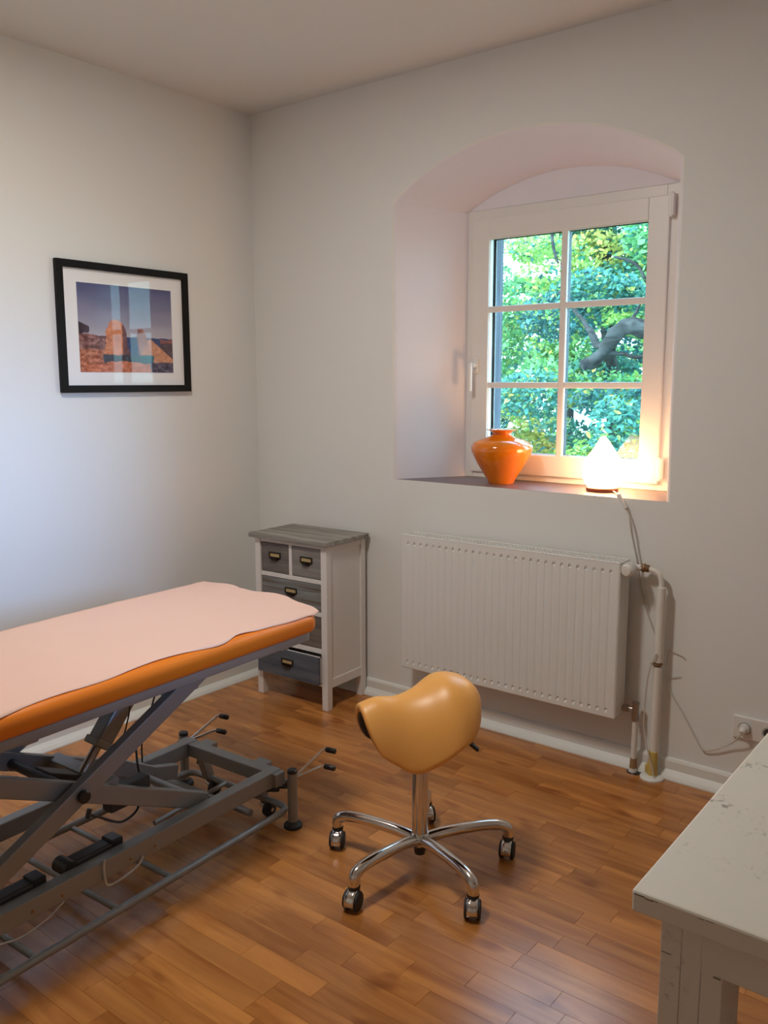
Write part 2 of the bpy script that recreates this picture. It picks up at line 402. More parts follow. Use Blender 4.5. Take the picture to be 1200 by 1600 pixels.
wb = struct(obj('wall_back', bm, M_WALL)); wb.data.materials.append(M_REVEAL)
# the masonry behind, as far as the frame and the outer opening
bm = new()
for (a, b, c, d, y0_, y1_) in ((-.25, 1.07, -.15, H+.2, WY, .37), (2.03, XR+.25, -.15, H+.2, WY, .37), (1.07, 2.03, -.15, SILL_Z-.03, .02, .37), (1.07, 2.03, 2.232, H+.2, WY, .37),
                               (-.25, 1.13, -.15, H+.2, .37, .51), (1.97, XR+.25, -.15, H+.2, .37, .51), (1.13, 1.97, -.15, 1.10, .37, .51), (1.13, 1.97, 2.19, H+.2, .37, .51)):
    box(bm, a, b, y0_, y1_, c, d)
obj('outer_masonry', bm, M_REVEAL, wb)
bm = new(); box(bm, 1.112, 1.135, .372, .508, 1.10, 2.19, .003); obj('reveal_board', bm, M_BOARD, wb)
# sill
bm = new()
vs = [bm.verts.new(p) for p in ((.884, .0015, SILL_Z), (2.138, .0015, SILL_Z), (2.03, WY+.01, SILL_Z), (1.07, WY+.01, SILL_Z))]
vl = [bm.verts.new((v.co.x, v.co.y, SILL_Z-.03)) for v in vs]
bm.faces.new(vs); bm.faces.new(vl)
for i in range(4): bm.faces.new((vs[i], vs[(i+1) % 4], vl[(i+1) % 4], vl[i]))
bmesh.ops.bevel(bm, geom=bm.edges[:], offset=.003, segments=2, affect='EDGES')
struct(obj('trim_1', bm, M_SILL), 'dark window sill board at the foot of the arched recess', 'window sill')

# --- baseboards
def profile_run(name, prof, axis, a, b, m, lab):
    """prof: (distance from wall, z) outline, run along x or y"""
    bm = new(); n = len(prof)
    def P(d, z, t): return (t, -d, z) if axis == 'x' else (d, t, z)
    A = [bm.verts.new(P(d, z, a)) for d, z in prof]; B = [bm.verts.new(P(d, z, b)) for d, z in prof]
    for i in range(n): bm.faces.new((A[i], A[(i+1) % n], B[(i+1) % n], B[i]))
    bm.faces.new(A); bm.faces.new(B)
    return struct(obj(name, bm, m), lab, 'baseboard')
profile_run('baseboard_back', [(0, 0), (.040, 0), (.040, .006), (.034, .016), (.022, .026), (.014, .034), (.014, .066), (.010, .074), (0, .078)], 'x', .14, XR, M_SKIRT, 'white baseboard under the radiator wall')
profile_run('baseboard_left', [(0, 0), (.138, 0), (.138, .006), (.128, .018), (.112, .026), (.104, .030), (.104, .070), (.098, .078), (0, .082)], 'y', YF, 0, M_SKIRT, 'deep white boxed ledge along the picture wall')

# ================================================================ WINDOW
win = thing('window_1', 'white six pane window with handle in the arched recess', 'window', (1.55, WY, SILL_Z)); win['kind'] = 'structure'
def wx(x): return x-1.55
def wz(z): return z-SILL_Z
def frame_rect(bm, xa, xb, za, zb, t, y0_, y1_, bev, tb=None, tt=None):
    tb = tb or t; tt = tt or t
    box(bm, xa, xa+t, y0_, y1_, za, zb, bev); box(bm, xb-t, xb, y0_, y1_, za, zb, bev)
    box(bm, xa+t-.001, xb-t+.001, y0_, y1_, za, za+tb, bev); box(bm, xa+t-.001, xb-t+.001, y0_, y1_, zb-tt, zb, bev)
bm = new(); frame_rect(bm, wx(1.07), wx(2.03), wz(1.045), wz(2.232), .055, .0, .07, .003, tb=.04)
obj('outer_frame', bm, M_PVC, win)
sash = None
bm = new(); frame_rect(bm, wx(1.106), wx(1.992), wz(1.072), wz(2.190), .084, -.014, .055, .004, tb=.092, tt=.086)
sash = obj('sash', bm, M_PVC, win)
bm = new(); frame_rect(bm, wx(1.180), wx(1.918), wz(1.156), wz(2.112), .012, -.006, .0, .002)
obj('glazing_bead', bm, M_PVC, sash)
bm = new(); box(bm, wx(1.537), wx(1.565), -.010, .010, wz(1.160), wz(2.108), .004)
obj('muntin', bm, M_PVC, sash)
for zc in (1.799, 1.466):
    bm = new(); box(bm, wx(1.188), wx(1.5372), -.010, .010, wz(zc-.013), wz(zc+.013), .004); obj('muntin', bm, M_PVC, sash)
    bm = new(); box(bm, wx(1.5648), wx(1.911), -.010, .010, wz(zc-.013), wz(zc+.013), .004); obj('muntin', bm, M_PVC, sash)
# outer muntin bars and gasket (seen bluish through the glass)
bm = new(); box(bm, wx(1.543), wx(1.559), .0225, .045, wz(1.160), wz(2.108), .002)
for zc in (1.799, 1.466): box(bm, wx(1.188), wx(1.911), .0225, .045, wz(zc-.008), wz(zc+.008), .002)
obj('outer_glazing_bar', bm, M_SPACER, sash)
bm = new(); frame_rect(bm, wx(1.176), wx(1.922), wz(1.152), wz(2.118), .014, .0215, .050, .001)
obj('gasket', bm, M_SPACER, sash)
for (xa, xb) in ((1.185, 1.543), (1.559, 1.914)):
    for (za, zb) in ((1.160, 1.458), (1.474, 1.791), (1.807, 2.110)):
        bm = new(); box(bm, wx(xa), wx(xb), .0125, .0205, wz(za), wz(zb)); obj('pane', bm, M_GLASS, sash)
# handle
hd_x, hd_z = wx(1.132), wz(1.555)
bm = new(); box(bm, hd_x-.014, hd_x+.014, -.024, -.0135, hd_z-.035, hd_z+.032, .005, 3)
cyl(bm, (hd_x, -.022, hd_z), (hd_x, -.050, hd_z), .010)
tube(bm, fillet([(hd_x, -.050, hd_z+.002), (hd_x-.006, -.056, hd_z+.002), (hd_x-.006, -.058, hd_z-.115)], .012), .010, 12, rs=None)
obj('handle', bm, M_WPLAS, sash)
for zc in (2.150, 1.135):
    bm = new(); box(bm, wx(1.990), wx(2.012), -.028, -.002, wz(zc-.042), wz(zc+.042), .005, 3); cyl(bm, (wx(2.001), -.022, wz(zc-.046)), (wx(2.001), -.022, wz(zc+.046)), .007)
    obj('hinge', bm, M_PVC, sash)

# ================================================================ PICTURE
pic = thing('framed_picture', 'black framed photograph of coastal rocks hanging on the left wall', 'picture', (0, -.772, 1.706))
def prect(bm, hy, hz, t, x0_, x1_, bev):
    for s in (-1, 1):
        box(bm, x0_, x1_, s*hy - (t if s > 0 else 0), s*hy + (0 if s > 0 else t), -hz, hz, bev)
        box(bm, x0_, x1_, -hy+t-.001, hy-t+.001, s*hz - (t if s > 0 else 0), s*hz + (0 if s > 0 else t), bev)
bm = new(); prect(bm, .333, .268, .030, .002, .024, .002); obj('frame', bm, M_FRAME, pic)
bm = new(); box(bm, .003, .010, -.31, .31, -.245, .245); mt = obj('mat_board', bm, M_MAT, pic)
bm = new(); box(bm, .0150, .0165, -.3075, .3075, -.2425, .2425); obj('glass', bm, M_PGLASS, pic)
# photo print painted by vertex colours on a fine grid
NX, NY = 260, 200
def img(u, v):
    """u right (0..1), v down (0..1) -> srgb"""
    n1 = noise.noise(V((u*9, v*9, 1))); n2 = noise.fractal(V((u*22, v*26, 5)), .8, 2., 5)
    wob = .012*noise.noise(V((u*14, v*14, 9)))+.006*n2
    sky_t = min(1, v/.58); c = np.array([84, 86, 128])*(1-sky_t)+np.array([184, 176, 186])*sky_t
    c = c + 10*noise.noise(V((u*3, v*7, 2)))
    U, W_ = u+wob, v+wob
    if W_ > .585: c = np.array([58, 66, 108]) + 12*n2
    def rock(base, k=26): return np.array(base, float) + k*n2 + 14*n1
    # left shore
    if u < .30 and W_ > .56 + .10*u: c = rock([130, 84, 78], 60)
    if U < .10 and .43+.5*U < W_ < .56: c = rock([70, 55, 66])
    if U < .26 and W_ > .74: c = rock([176, 104, 76], 60)
    if u > .86 and W_ > .60 - .04*n1: c = rock([88, 66, 74]) if W_ > .64 else rock([150, 92, 84])
    # tall pillar rock
    e = ((U-.38)/.105)**2 + ((W_-.56)/.165)**2
    if (e < 1 and W_ < .6) or (.272-.10*(W_-.6) < U < .49+.30*max(0, W_-.68) and .55 < W_ < .80):
        c = rock([214, 130, 84]) if U < .445 else rock([120, 76, 78])
    # split rock on the right
    if W_ > .485 and U > .60 + .02*(W_-.5) and U < .665+.22*(W_-.485)**.8*1.2 and W_ < .66 - .9*(U-.60) + .12: c = rock([168, 116, 104])
    l_edge = .70 - .62*(W_-.66) if W_ < .80 else .60+.9*(W_-.80)
    if W_ > .58 and U > max(.60, l_edge) and U < .70+1.05*(W_-.55): c = rock([206, 142, 110])
    # dark rock pool, teal
    if .795 < W_ < .895 and .24+.02*n1 < U < .78: c = np.array([58, 52, 66])*(1-min(1, max(0, (U-.45)*3))) + np.array([64, 112, 122])*min(1, max(0, (U-.45)*3)) + 12*n2
    if W_ > .89-.02*math.cos((U-.45)*9) and .06 < U < .74: c = rock([202, 116, 80], 40)
    if W_ > .88 and U >= .74: c = rock([84, 74, 94], 60)
    return np.clip(c, 10, 245)
vs = np.zeros(((NX+1)*(NY+1), 3)); cl = np.ones(((NX+1)*(NY+1), 4)); k = 0
for j in range(NY+1):
    for i in range(NX+1):
        u, v = i/NX, j/NY
        vs[k] = (.0125, -.2395+.479*u, .183-.366*v); cl[k, :3] = lin(img(u, v)); k += 1
ii, jj = np.meshgrid(np.arange(NX), np.arange(NY)); b0 = (jj*(NX+1)+ii).ravel()
fs = np.stack([b0, b0+NX+1, b0+NX+2, b0+1], 1)
mesh_np('photo_print', vs, fs, M_PHOTO, pic, cl)
bm = new(); box(bm, .0099, .0122, -.2395, .2395, -.183, .183); obj('print_backing', bm, M_MAT, pic)

# ================================================================ RADIATOR
rad = thing('radiator', 'white panel radiator with vertical grooves below the window', 'radiator', (1.519, -.03, .22))
rw, rh = .502, .600
# front panel with 29 pressed grooves
bm = new(); xs = [-rw, -rw+.006]; dep = [0, 0]
npitch = 1/30.; cols = [(-rw, .003), (-rw+.004, 0.)]
for k in range(29):
    c = (k-14)*npitch*1.0
    for dx, d in ((-.0065, 0), (-.0040, 1), (.0040, 1), (.0065, 0)): cols.append((c+dx, d))
cols += [(rw-.004, 0.), (rw, .003)]
rows = [(0, 0), (.004, 0), (.020, 0), (.033, .0060), (.036, .0060), (.038, .0011), (.300, .0011), (.558, .0011), (.560, .0060), (.563, .0060), (.575, 0), (.596, 0), (rh, 0)]
grid = []
for z, g in rows:
    edge = .003 if z in (0, rh) else 0
    grid.append([bm.verts.new((x, -.094 + max(edge, d if abs(x) > rw-.003 else d*g), z)) for x, d in cols])
for a, b in zip(grid, grid[1:]):
    for i in range(len(cols)-1): bm.faces.new((a[i], a[i+1], b[i+1], b[i]))
# return lips
for line, y in ((grid[0], -.070), (grid[-1], -.070)):
    bk = [bm.verts.new((v.co.x, y, v.co.z)) for v in line]
    for i in range(len(cols)-1): bm.faces.new((line[i], line[i+1], bk[i+1], bk[i]))
obj('front_panel', bm, M_RAD, rad)
bm = new(); box(bm, -rw+.005, rw-.005, -.016, -.008, .015, rh-.012, .002); obj('rear_panel', bm, M_RAD, rad)
bm = new(); box(bm, -rw+.02, rw-.02, -.070, -.020, .03, rh-.035); obj('convector_fins', bm, M_RADDK, rad)
for s in (-1, 1):
    bm = new(); box(bm, s*rw-(.0 if s < 0 else .001), s*rw+(.0012 if s > 0 else .001), -.0905, -.006, .006, rh-.004)
    box(bm, s*rw - (.012 if s > 0 else 0), s*rw + (0 if s > 0 else .012), -.0905, -.0885, .006, rh-.004); obj('side_panel', bm, M_RAD, rad)
bm = new()
box(bm, -rw, rw, -.0945, -.084, rh-.004, rh+.004, .002); box(bm, -rw, rw, -.012, -.004, rh-.004, rh+.004, .002)
for k in range(61): x = -rw+.004+k*(2*rw-.008)/60; box(bm, x-.0022, x+.0022, -.085, -.011, rh-.003, rh+.002)
for y in (-.060, -.036): box(bm, -rw, rw, y-.003, y+.003, rh-.003, rh+.003)
obj('top_grille', bm, M_RAD, rad)
for s in (-.36, .36):
    bm = new(); box(bm, s-.015, s+.015, -.010, .0295, .06, .54, .002); obj('wall_bracket', bm, M_RAD, rad)

# supply pipe with thermostat
sp_ = thing('heating_pipe', 'white heating pipe with thermostat knob right of the radiator', 'pipe', (2.150, -.045, 0))
def SP(x, y, z): return (x-2.150, y+.045, z)
bm = new(); tube(bm, fillet([SP(2.095, -.045, .798), SP(2.140, -.045, .790), SP(2.150, -.045, .745), SP(2.150, -.045, .70)], .035, 7), .0095, 14); obj('elbow_pipe', bm, M_PIPE, sp_)
bm = new(); cyl(bm, SP(2.150, -.045, .020), SP(2.150, -.045, .435), .0165, 20); obj('pipe_cover', bm, M_PIPE, sp_)
bm = new(); cyl(bm, SP(2.150, -.045, .452), SP(2.150, -.045, .735), .0165, 20); obj('pipe_cover', bm, M_PIPE, sp_)
bm = new(); cyl(bm, SP(2.150, -.045, .43), SP(2.150, -.045, .46), .0125, 16); obj('bare_pipe', bm, M_RUST, sp_)
bm = new(); lathe(bm, [(.013, 0), (.023, .006), (.013, .012)], 14, SP(2.145, -.045, .438)); obj('twine_tie', bm, M_BRASS, sp_)
bm = new(); cyl(bm, SP(2.150, -.052, .012), SP(2.150, -.052, .105), .019, 18, .017); box(bm, -.026, -.012, -.02, .008, .02, .05, .003); obj('foam_sleeve', bm, M_FOAM, sp_)
bm = new(); lathe(bm, [(.0, 0), (.044, 0), (.044, .006), (.038, .011), (.018, .014), (0, .014)], 28, SP(2.150, -.055, .0)); obj('floor_rosette', bm, M_SKIRT, sp_)
bm = new(); cyl(bm, SP(2.018, -.060, .800), SP(2.075, -.050, .800), .011, 14); obj('valve_body', bm, M_PIPE, sp_)
bm = new(); cyl(bm, SP(2.070, -.048, .800), SP(2.100, -.045, .798), .014, 6); cyl(bm, SP(2.078, -.047, .800), SP(2.084, -.046, .799), .017, 8); obj('brass_nut', bm, M_BRASS, sp_)
bm = new(); hm = axis_mtx(SP(2.045, -.062, .800), (-.10, -1, -.10))
lathe(bm, [(0, 0), (.016, 0), (.018, .012), (.0245, .016), (.0255, .030), (.0235, .052), (.018, .058), (0, .059)], 32, mtx=hm)
for k in range(24):
    a = 2*PI*k/24; box(bm, -.0012, .0012, .0240, .0262, .018, .046, 0, 2, hm @ Matrix.Rotation(a, 4, 'Z'))
obj('thermostat_head', bm, M_WPLAS, sp_)
# return pipe
rp_ = thing('return_pipe', 'short white return pipe with chrome angle valve at the radiator foot', 'pipe', (2.072, -.045, 0))
bm = new(); cyl(bm, (0, 0, .03), (0, 0, .215), .0105, 16); obj('pipe_run', bm, M_PIPE, rp_)
bm = new(); cyl(bm, (0, 0, .205), (0, 0, .232), .0155, 6); cyl(bm, (0, 0, .228), (0, 0, .272), .0125, 16); cyl(bm, (0, 0, .268), (0, 0, .278), .0145, 6)
cyl(bm, (-.004, 0, .248), (-.056, -.004, .248), .0085, 12); cyl(bm, (-.028, -.002, .248), (-.046, -.003, .248), .0155, 6); obj('angle_valve', bm, M_NICKEL, rp_)
bm = new(); cyl(bm, (0, 0, .014), (0, 0, .055), .015, 14, .012); obj('rusty_sleeve', bm, M_RUST, rp_)
bm = new(); lathe(bm, [(.0, 0), (.017, 0), (.015, .016), (0, .016)], 18, (.0, -.002, 0)); obj('floor_collar', bm, M_PIPE, rp_)
bm = new(); lathe(bm, [(.0, 0), (.030, 0), (.028, .002), (0, .002)], 18, (.006, .0, 0)); obj('floor_hole', bm, M_BLACK, rp_)

# ================================================================ SOCKET, CORD
so = thing('power_outlet', 'white double wall outlet low on the window wall behind the desk', 'outlet', (2.50, 0, .262))
bm = new(); box(bm, -.082, .082, -.012, .0, -.041, .041, .004, 3); obj('cover_plate', bm, M_WPLAS, so)
for x in (-.040, .040):
    bm = new(); lathe(bm, [(.0, 0), (.024, 0), (.0225, .002), (.0205, .0022), (.0200, .0005), (0, .0005)], 28, mtx=axis_mtx((x, -.0118, 0), (0, -1, 0))); s_ = obj('socket', bm, M_GREYPL, so)
bm = new(); lathe(bm, [(0, 0), (.0165, 0), (.0165, .001), (0, .001)], 24, mtx=axis_mtx((.040, -.0128, 0), (0, -1, 0))); obj('socket_well', bm, M_STEELDK, so)
for x in (.0345, .0455):
    bm = new(); cyl(bm, (x, -.0139, 0), (x, -.0143, 0), .0025, 10); obj('contact_hole', bm, M_BRASS, so)
cord = thing('lamp_cord', 'thin white electric cord hanging from the sill past the heating pipe to the outlet', 'cord', (1.96, -.01, 1.045))
def CP(x, y, z): return (x-1.96, y+.01, z-1.045)
bm = new()
tube(bm, smooth_path([CP(1.870, .140, 1.051), CP(1.915, .075, 1.050), CP(1.946, .008, 1.052), CP(1.962, -.012, 1.056)], 5), .0028, 7)
tube(bm, smooth_path([CP(1.990, -.016, 1.010), CP(2.002, -.012, .985), CP(2.008, -.008, .93), CP(2.022, -.006, .87), CP(2.040, -.008, .80), CP(2.052, -.008, .72), CP(2.085, -.006, .62), CP(2.125, -.010, .53), CP(2.135, -.012, .47)], 6), .0026, 7)
tube(bm, smooth_path([CP(1.988, -.016, 1.012), CP(2.010, -.012, .97), CP(2.030, -.009, .91), CP(2.042, -.008, .85), CP(2.056, -.009, .79), CP(2.066, -.012, .72), CP(2.090, -.008, .63)], 6), .0022, 7)
tube(bm, smooth_path([CP(2.150, -.068, .49), CP(2.128, -.068, .425), CP(2.118, -.066, .36), CP(2.114, -.066, .27), CP(2.116, -.068, .19), CP(2.140, -.074, .10), CP(2.160, -.078, .045), CP(2.166, -.080, .018)], 6), .0026, 7)
tube(bm, smooth_path([CP(2.170, -.016, .43), CP(2.175, -.010, .49), CP(2.195, -.006, .487), CP(2.228, -.006, .478), CP(2.230, -.006, .470)], 6), .0016, 6)
tube(bm, smooth_path([CP(2.172, -.010, .41), CP(2.188, -.006, .392), CP(2.203, -.006, .395), CP(2.222, -.006, .402)], 6), .0016, 6)
tube(bm, smooth_path([CP(2.168, -.012, .40), CP(2.190, -.006, .33), CP(2.235, -.005, .265), CP(2.285, -.006, .185), CP(2.318, -.010, .143), CP(2.360, -.014, .155), CP(2.410, -.020, .190), CP(2.440, -.032, .222), CP(2.456, -.040, .246)], 6), .0026, 7)
obj('cable', bm, M_CORD, cord)
bm = new(); obox(bm, CP(1.956, -.014, 1.062), CP(1.992, -.016, 1.008), .013, .018, up=(0, 1, 0), bev=.005, seg=3); obj('inline_switch', bm, M_WPLAS, cord)
bm = new(); cyl(bm, CP(2.460, -.0145, .262), CP(2.460, -.030, .262), .0185, 20, .017); cyl(bm, CP(2.460, -.030, .262), CP(2.460, -.046, .255), .014, 16, .008); obj('plug', bm, M_WPLAS, cord)

# ================================================================ VASE, SALT LAMP
bm = new()
lathe(bm, [(0, .004), (.050, .004), (.053, 0), (.056, .003), (.062, .018), (.083, .052), (.107, .090), (.123, .120), (.1305, .140), (.1325, .153), (.130, .165), (.120, .177), (.098, .189), (.068, .199), (.045, .206), (.040, .213), (.040, .219), (.048, .226), (.066, .231), (.069, .2335),
           (.066, .2345), (.046, .230), (.037, .221), (.036, .212), (.05, .198), (.11, .172), (.13, .150), (.10, .09), (.055, .02), (0, .012)], 64)
vase = obj('vase', bm, M_VASE); vase.location = (1.352, .150, SILL_Z)
vase['label'] = 'glossy orange vase with flared neck standing on the window sill'; vase['category'] = 'vase'
lamp = thing('salt_lamp', 'glowing flame shaped salt lamp on the right of the window sill', 'lamp', (1.812, .165, SILL_Z))
bm = new(); lathe(bm, [(0, 0), (.060, 0), (.064, .004), (.064, .014), (.058, .017), (0, .017)], 40); obj('wooden_base', bm, M_BASEW, lamp)
bm = new()
vs_ = lathe(bm, [(0, .016), (.056, .016), (.066, .030), (.075, .052), (.078, .072), (.077, .092), (.072, .115), (.062, .138), (.049, .160), (.035, .180), (.024, .198), (.013, .213), (.004, .221), (0, .222)], 36)
for v in bm.verts:
    if v.co.z > .02: v.co += V((v.co.x, v.co.y, 0)).normalized()*.006*noise.noise(v.co*38) if (v.co.x or v.co.y) else V()
obj('salt_crystal', bm, M_SALT, lamp)

# ================================================================ CABINET
cab = thing('drawer_cabinet', 'small white cabinet with grey wooden drawers and weathered top in the corner', 'cabinet', (.305, -.325, 0), math.radians(2.0))
cw, cdp, ct = .437, .285, .762
LG = .034
for (a, b) in ((0, 0), (1, 0), (0, 1), (1, 1)):
    bm = new(); x0_ = a*(cw-LG); y0_ = b*(cdp-LG); box(bm, x0_, x0_+LG, y0_, y0_+LG, 0, ct, .002); obj('leg', bm, M_WHITEW, cab)
bm = new(); box(bm, -.021, cw+.018, -.022, cdp+.006, ct, ct+.022, .003); obj('cabinet_top', bm, M_TOPW, cab)
for a in (0, 1):
    bm = new(); x0_ = .008 if a == 0 else cw-.014; box(bm, x0_, x0_+.006, LG-.004, cdp-LG+.004, .12, ct-.005); obj('side_panel', bm, M_WHITEW, cab)
    bm = new(); x0_ = .003 if a == 0 else cw-.025
    box(bm, x0_, x0_+.022, LG-.002, cdp-LG+.002, .100, .142, .002); obj('side_rail', bm, M_WHITEW, cab)
    bm = new(); box(bm, x0_, x0_+.022, LG-.002, cdp-LG+.002, ct-.028, ct, .002); obj('side_rail', bm, M_WHITEW, cab)
bm = new(); box(bm, LG-.002, cw-LG+.002, cdp-.012, cdp-.006, .10, ct); obj('back_panel', bm, M_WHITEW, cab)
rails = [(.744, ct), (.583, .603), (.434, .454), (.262, .284), (.108, .119)]
for (za, zb) in rails:
    bm = new(); box(bm, LG-.002, cw-LG+.002, .004, .028, za, zb, .0015); obj('front_rail', bm, M_WHITEW, cab)
for (za, zb) in ((.601, .746), (.282, .436)):
    bm = new(); box(bm, cw/2-.009, cw/2+.009, .004, .028, za, zb, .0015); obj('front_divider', bm, M_WHITEW, cab)
bm = new(); box(bm, LG, cw-LG, .10, cdp-.02, .12, .126); obj('bottom_board', bm, M_WHITEW, cab)
def drawer(xa, xb, za, zb, m, out=0., knob=False, lab=None):
    bm = new(); box(bm, xa, xb, .006-out, .020-out, za, zb, .002); d = obj('drawer', bm, m, cab)
    if lab: d['label'] = lab
    bm = new()
    for x in (xa+.004, xb-.012): box(bm, x, x+.008, .0195-out, .22-out, za+.006, zb-.014)
    box(bm, xa+.012, xb-.012, .0195-out, .22-out, za+.006, za+.012); box(bm, xa+.004, xb-.004, .0195-out, .027-out, za+.006, zb+.0005 if out else zb-.006)
    obj('drawer_box', bm, M_WHITEW, d)
    cx, cz = (xa+xb)/2, (za+zb)/2+(.012 if not knob else 0); y = .006-out
    if knob:
        bm = new(); lathe(bm, [(0, 0), (.006, 0), (.006, .010), (.014, .016), (.015, .022), (.009, .027), (0, .028)], 20, mtx=axis_mtx((cx, y, cz), (0, -1, 0))); obj('knob', bm, M_BRONZE, d); return
    bm = new(); w2, t = .036, .006
    box(bm, cx-w2, cx-w2+t, y-.005, y, cz-.010, cz+.014, .001); box(bm, cx+w2-t, cx+w2, y-.005, y, cz-.010, cz+.014, .001)
    box(bm, cx-w2, cx+w2, y-.005, y, cz+.009, cz+.015, .001); box(bm, cx-w2, cx+w2, y-.006, y, cz-.013, cz-.007, .001)
    n = 14; prev = None
    for i in range(n+1):      # half cup below the card
        a = PI*i/n; x = cx-.028*math.cos(a); zz = cz-.008-.020*math.sin(a)
        ring = [bm.verts.new((x, y, zz)), bm.verts.new((cx-.024*math.cos(a), y-.014, cz-.008-.014*math.sin(a))), bm.verts.new((cx-.016*math.cos(a), y-.018, cz-.008-.006*math.sin(a))), bm.verts.new((cx-.010*math.cos(a), y-.018, cz-.008))]
        if prev:
            for k in range(3): f = bm.faces.new((prev[k], ring[k], ring[k+1], prev[k+1])); f.smooth = True
        prev = ring
    obj('label_holder_pull', bm, M_BRONZE, d)
    bm = new(); box(bm, cx-w2+t, cx+w2-t, y-.0015, y-.0002, cz-.008, cz+.010); obj('label_card', bm, M_CARD, d)
xm = cw/2
drawer(LG+.003, xm-.011, .606, .741, M_D1, lab='dark grey brown small drawer')
drawer(xm+.011, cw-LG-.003, .606, .741, M_D2, lab='light grey small drawer')
drawer(LG+.003, cw-LG-.003, .457, .580, M_D3, lab='wide blue grey drawer with brown streaks')
drawer(LG+.003, xm-.011, .287, .431, M_D2, knob=True)
drawer(xm+.011, cw-LG-.003, .287, .431, M_D4, knob=True, lab='brown grey small drawer with dark knob')
drawer(LG-.008, cw-LG+.001, .122, .250, M_D5, out=.030, lab='wide slate blue drawer pulled slightly open')

# ================================================================ TREATMENT TABLE
ANG = math.radians(2.2)
bed = thing('treatment_table', 'orange treatment table with grey scissor lift frame at the left', 'massage table', (1.064, -1.12, 0), ANG - PI/2)
# local frame: x = along the bed toward the viewer, y = across (toward the stool)
def tag_part(o, l): o['label'] = l; return o
def rounded_slab(bm, xa, xb, ya, yb, za, zb, rc, re, nc=8, ne=5):
    """plan corners rc, edge rounding re"""
    rings = []
    for i in range(2*ne+2):
        if i <= ne: a = PI/2*i/ne; ins = re*(1-math.sin(a)); z = za+re*(1-math.cos(a))
        else: a = PI/2*(i-ne-1)/ne; ins = re*(1-math.cos(a)); z = zb-re*(1-math.sin(a))
        ring = []
        for (cx, cy_, s) in ((xb-rc, yb-rc, 0), (xa+rc, yb-rc, 1), (xa+rc, ya+rc, 2), (xb-rc, ya+rc, 3)):
            for k in range(nc+1):
                t = PI/2*(s+k/nc); r = rc-ins; ring.append(bm.verts.new((cx+r*math.cos(t), cy_+r*math.sin(t), z)))
        rings.append(ring)
    n = len(rings[0])
    for A, B in zip(rings, rings[1:]):
        for k in range(n): f = bm.faces.new((A[k], A[(k+1) % n], B[(k+1) % n], B[k])); f.smooth = True
    bm.faces.new(list(reversed(rings[0]))); bm.faces.new(rings[-1])
bm = new(); rounded_slab(bm, -.050, 1.95, -.325, .325, .668, .732, .045, .026); obj('orange_pad', bm, M_ORANGE, bed)
bm = new(); rounded_slab(bm, -.030, 1.93, -.308, .308, .642, .670, .03, .004); obj('pad_board', bm, M_STEEL, bed)
# upper frame
for s in (-1, 1):
    bm = new(); obox(bm, (.02, s*.150, .624), (1.90, s*.150, .624), .040, .036); obj('upper_rail', bm, M_STEEL, bed)
for x in (.04, .95, 1.88):
    bm = new(); obox(bm, (x, -.245, .625), (x, .245, .625), .040, .034, bev=.003); obj('upper_crossbar', bm, M_STEEL, bed)
# gusset plates that carry the arm pivots
for (x0_, x1_, y) in ((.30, .50, .176), (.30, .50, -.176), (1.18, 1.36, .176), (1.18, 1.36, -.176)):
    bm = new(); pts = [(x0_, .643), (x1_+.06, .643), (x1_-.02, .565), (x0_+.06, .560)]
    A = [bm.verts.new((p[0], y-.003, p[1])) for p in pts]; B = [bm.verts.new((p[0], y+.003, p[1])) for p in pts]
    bm.faces.new(A); bm.faces.new(B)
    for i in range(4): bm.faces.new((A[i], A[(i+1) % 4], B[(i+1) % 4], B[i]))
    obj('gusset_plate', bm, M_STEEL, bed)
# base rails, end beams
for s in (-1, 1):
    bm = new(); obox(bm, (.048, s*.205, .172), (1.62, s*.205, .172), .040, .054); obj('base_rail', bm, M_STEEL, bed)
for x in (.070, 1.60):
    bm = new(); obox(bm, (x, -.243, .172), (x, .243, .172), .044, .046); obj('end_beam', bm, M_STEEL, bed)
# feet
for x in (.040, 1.63):
    for s in (-1, 1):
        y = s*.268
        bm = new(); cyl(bm, (x, y, .012), (x, y, .196), .0165, 24); ft = obj('foot_post', bm, M_STEEL, bed)
        bm = new(); lathe(bm, [(0, .192), (.0172, .192), (.0172, .201), (.014, .204), (0, .204)], 24, (x, y, 0)); obj('post_cap', bm, M_BLACK, ft)
        bm = new(); lathe(bm, [(0, 0), (.031, 0), (.031, .010), (.022, .018), (.017, .022), (0, .022)], 28, (x, y, 0)); obj('rubber_foot', bm, M_RUBBER, ft)
# scissor arms
PV = (.80, .405)
def arm(name, p, q, y, wd=.030, ht=.052, m=M_STEEL):
    bm = new(); obox(bm, (p[0], y, p[1]), (q[0], y, q[1]), wd, ht); return obj(name, bm, m, bed)
arm('scissor_arm', (.315, .648), (1.30, .155), .200); arm('scissor_arm', (.330, .182), (1.285, .625), .158)
arm('scissor_arm', (.315, .648), (1.30, .155), -.180); 
bm = new(); tpts = [(.800, .408), (.60, .322), (.42, .245), (.30, .178), (.20, .150)]
for a, b in zip(tpts, tpts[1:]): obox(bm, (a[0], -.130, a[1]), (b[0]-.006*0, -.130, b[1]), .030, .050, bev=.002)
obj('scissor_arm', bm, M_STEEL, bed)
arm('scissor_arm', (.80, .408), (1.285, .625), -.130)
for (x, z) in (PV,):
    bm = new(); cyl(bm, (x, -.205, z), (x, .226, z), .014, 18); obj('pivot_axle', bm, M_STEELDK, bed)
    for y in (.222, -.203):
        bm = new(); lathe(bm, [(0, 0), (.018, 0), (.018, .008), (.013, .013), (0, .013)], 24, mtx=axis_mtx((x, y, z), (0, 1 if y > 0 else -1, 0))); obj('pivot_cap', bm, M_BLACK, bed)
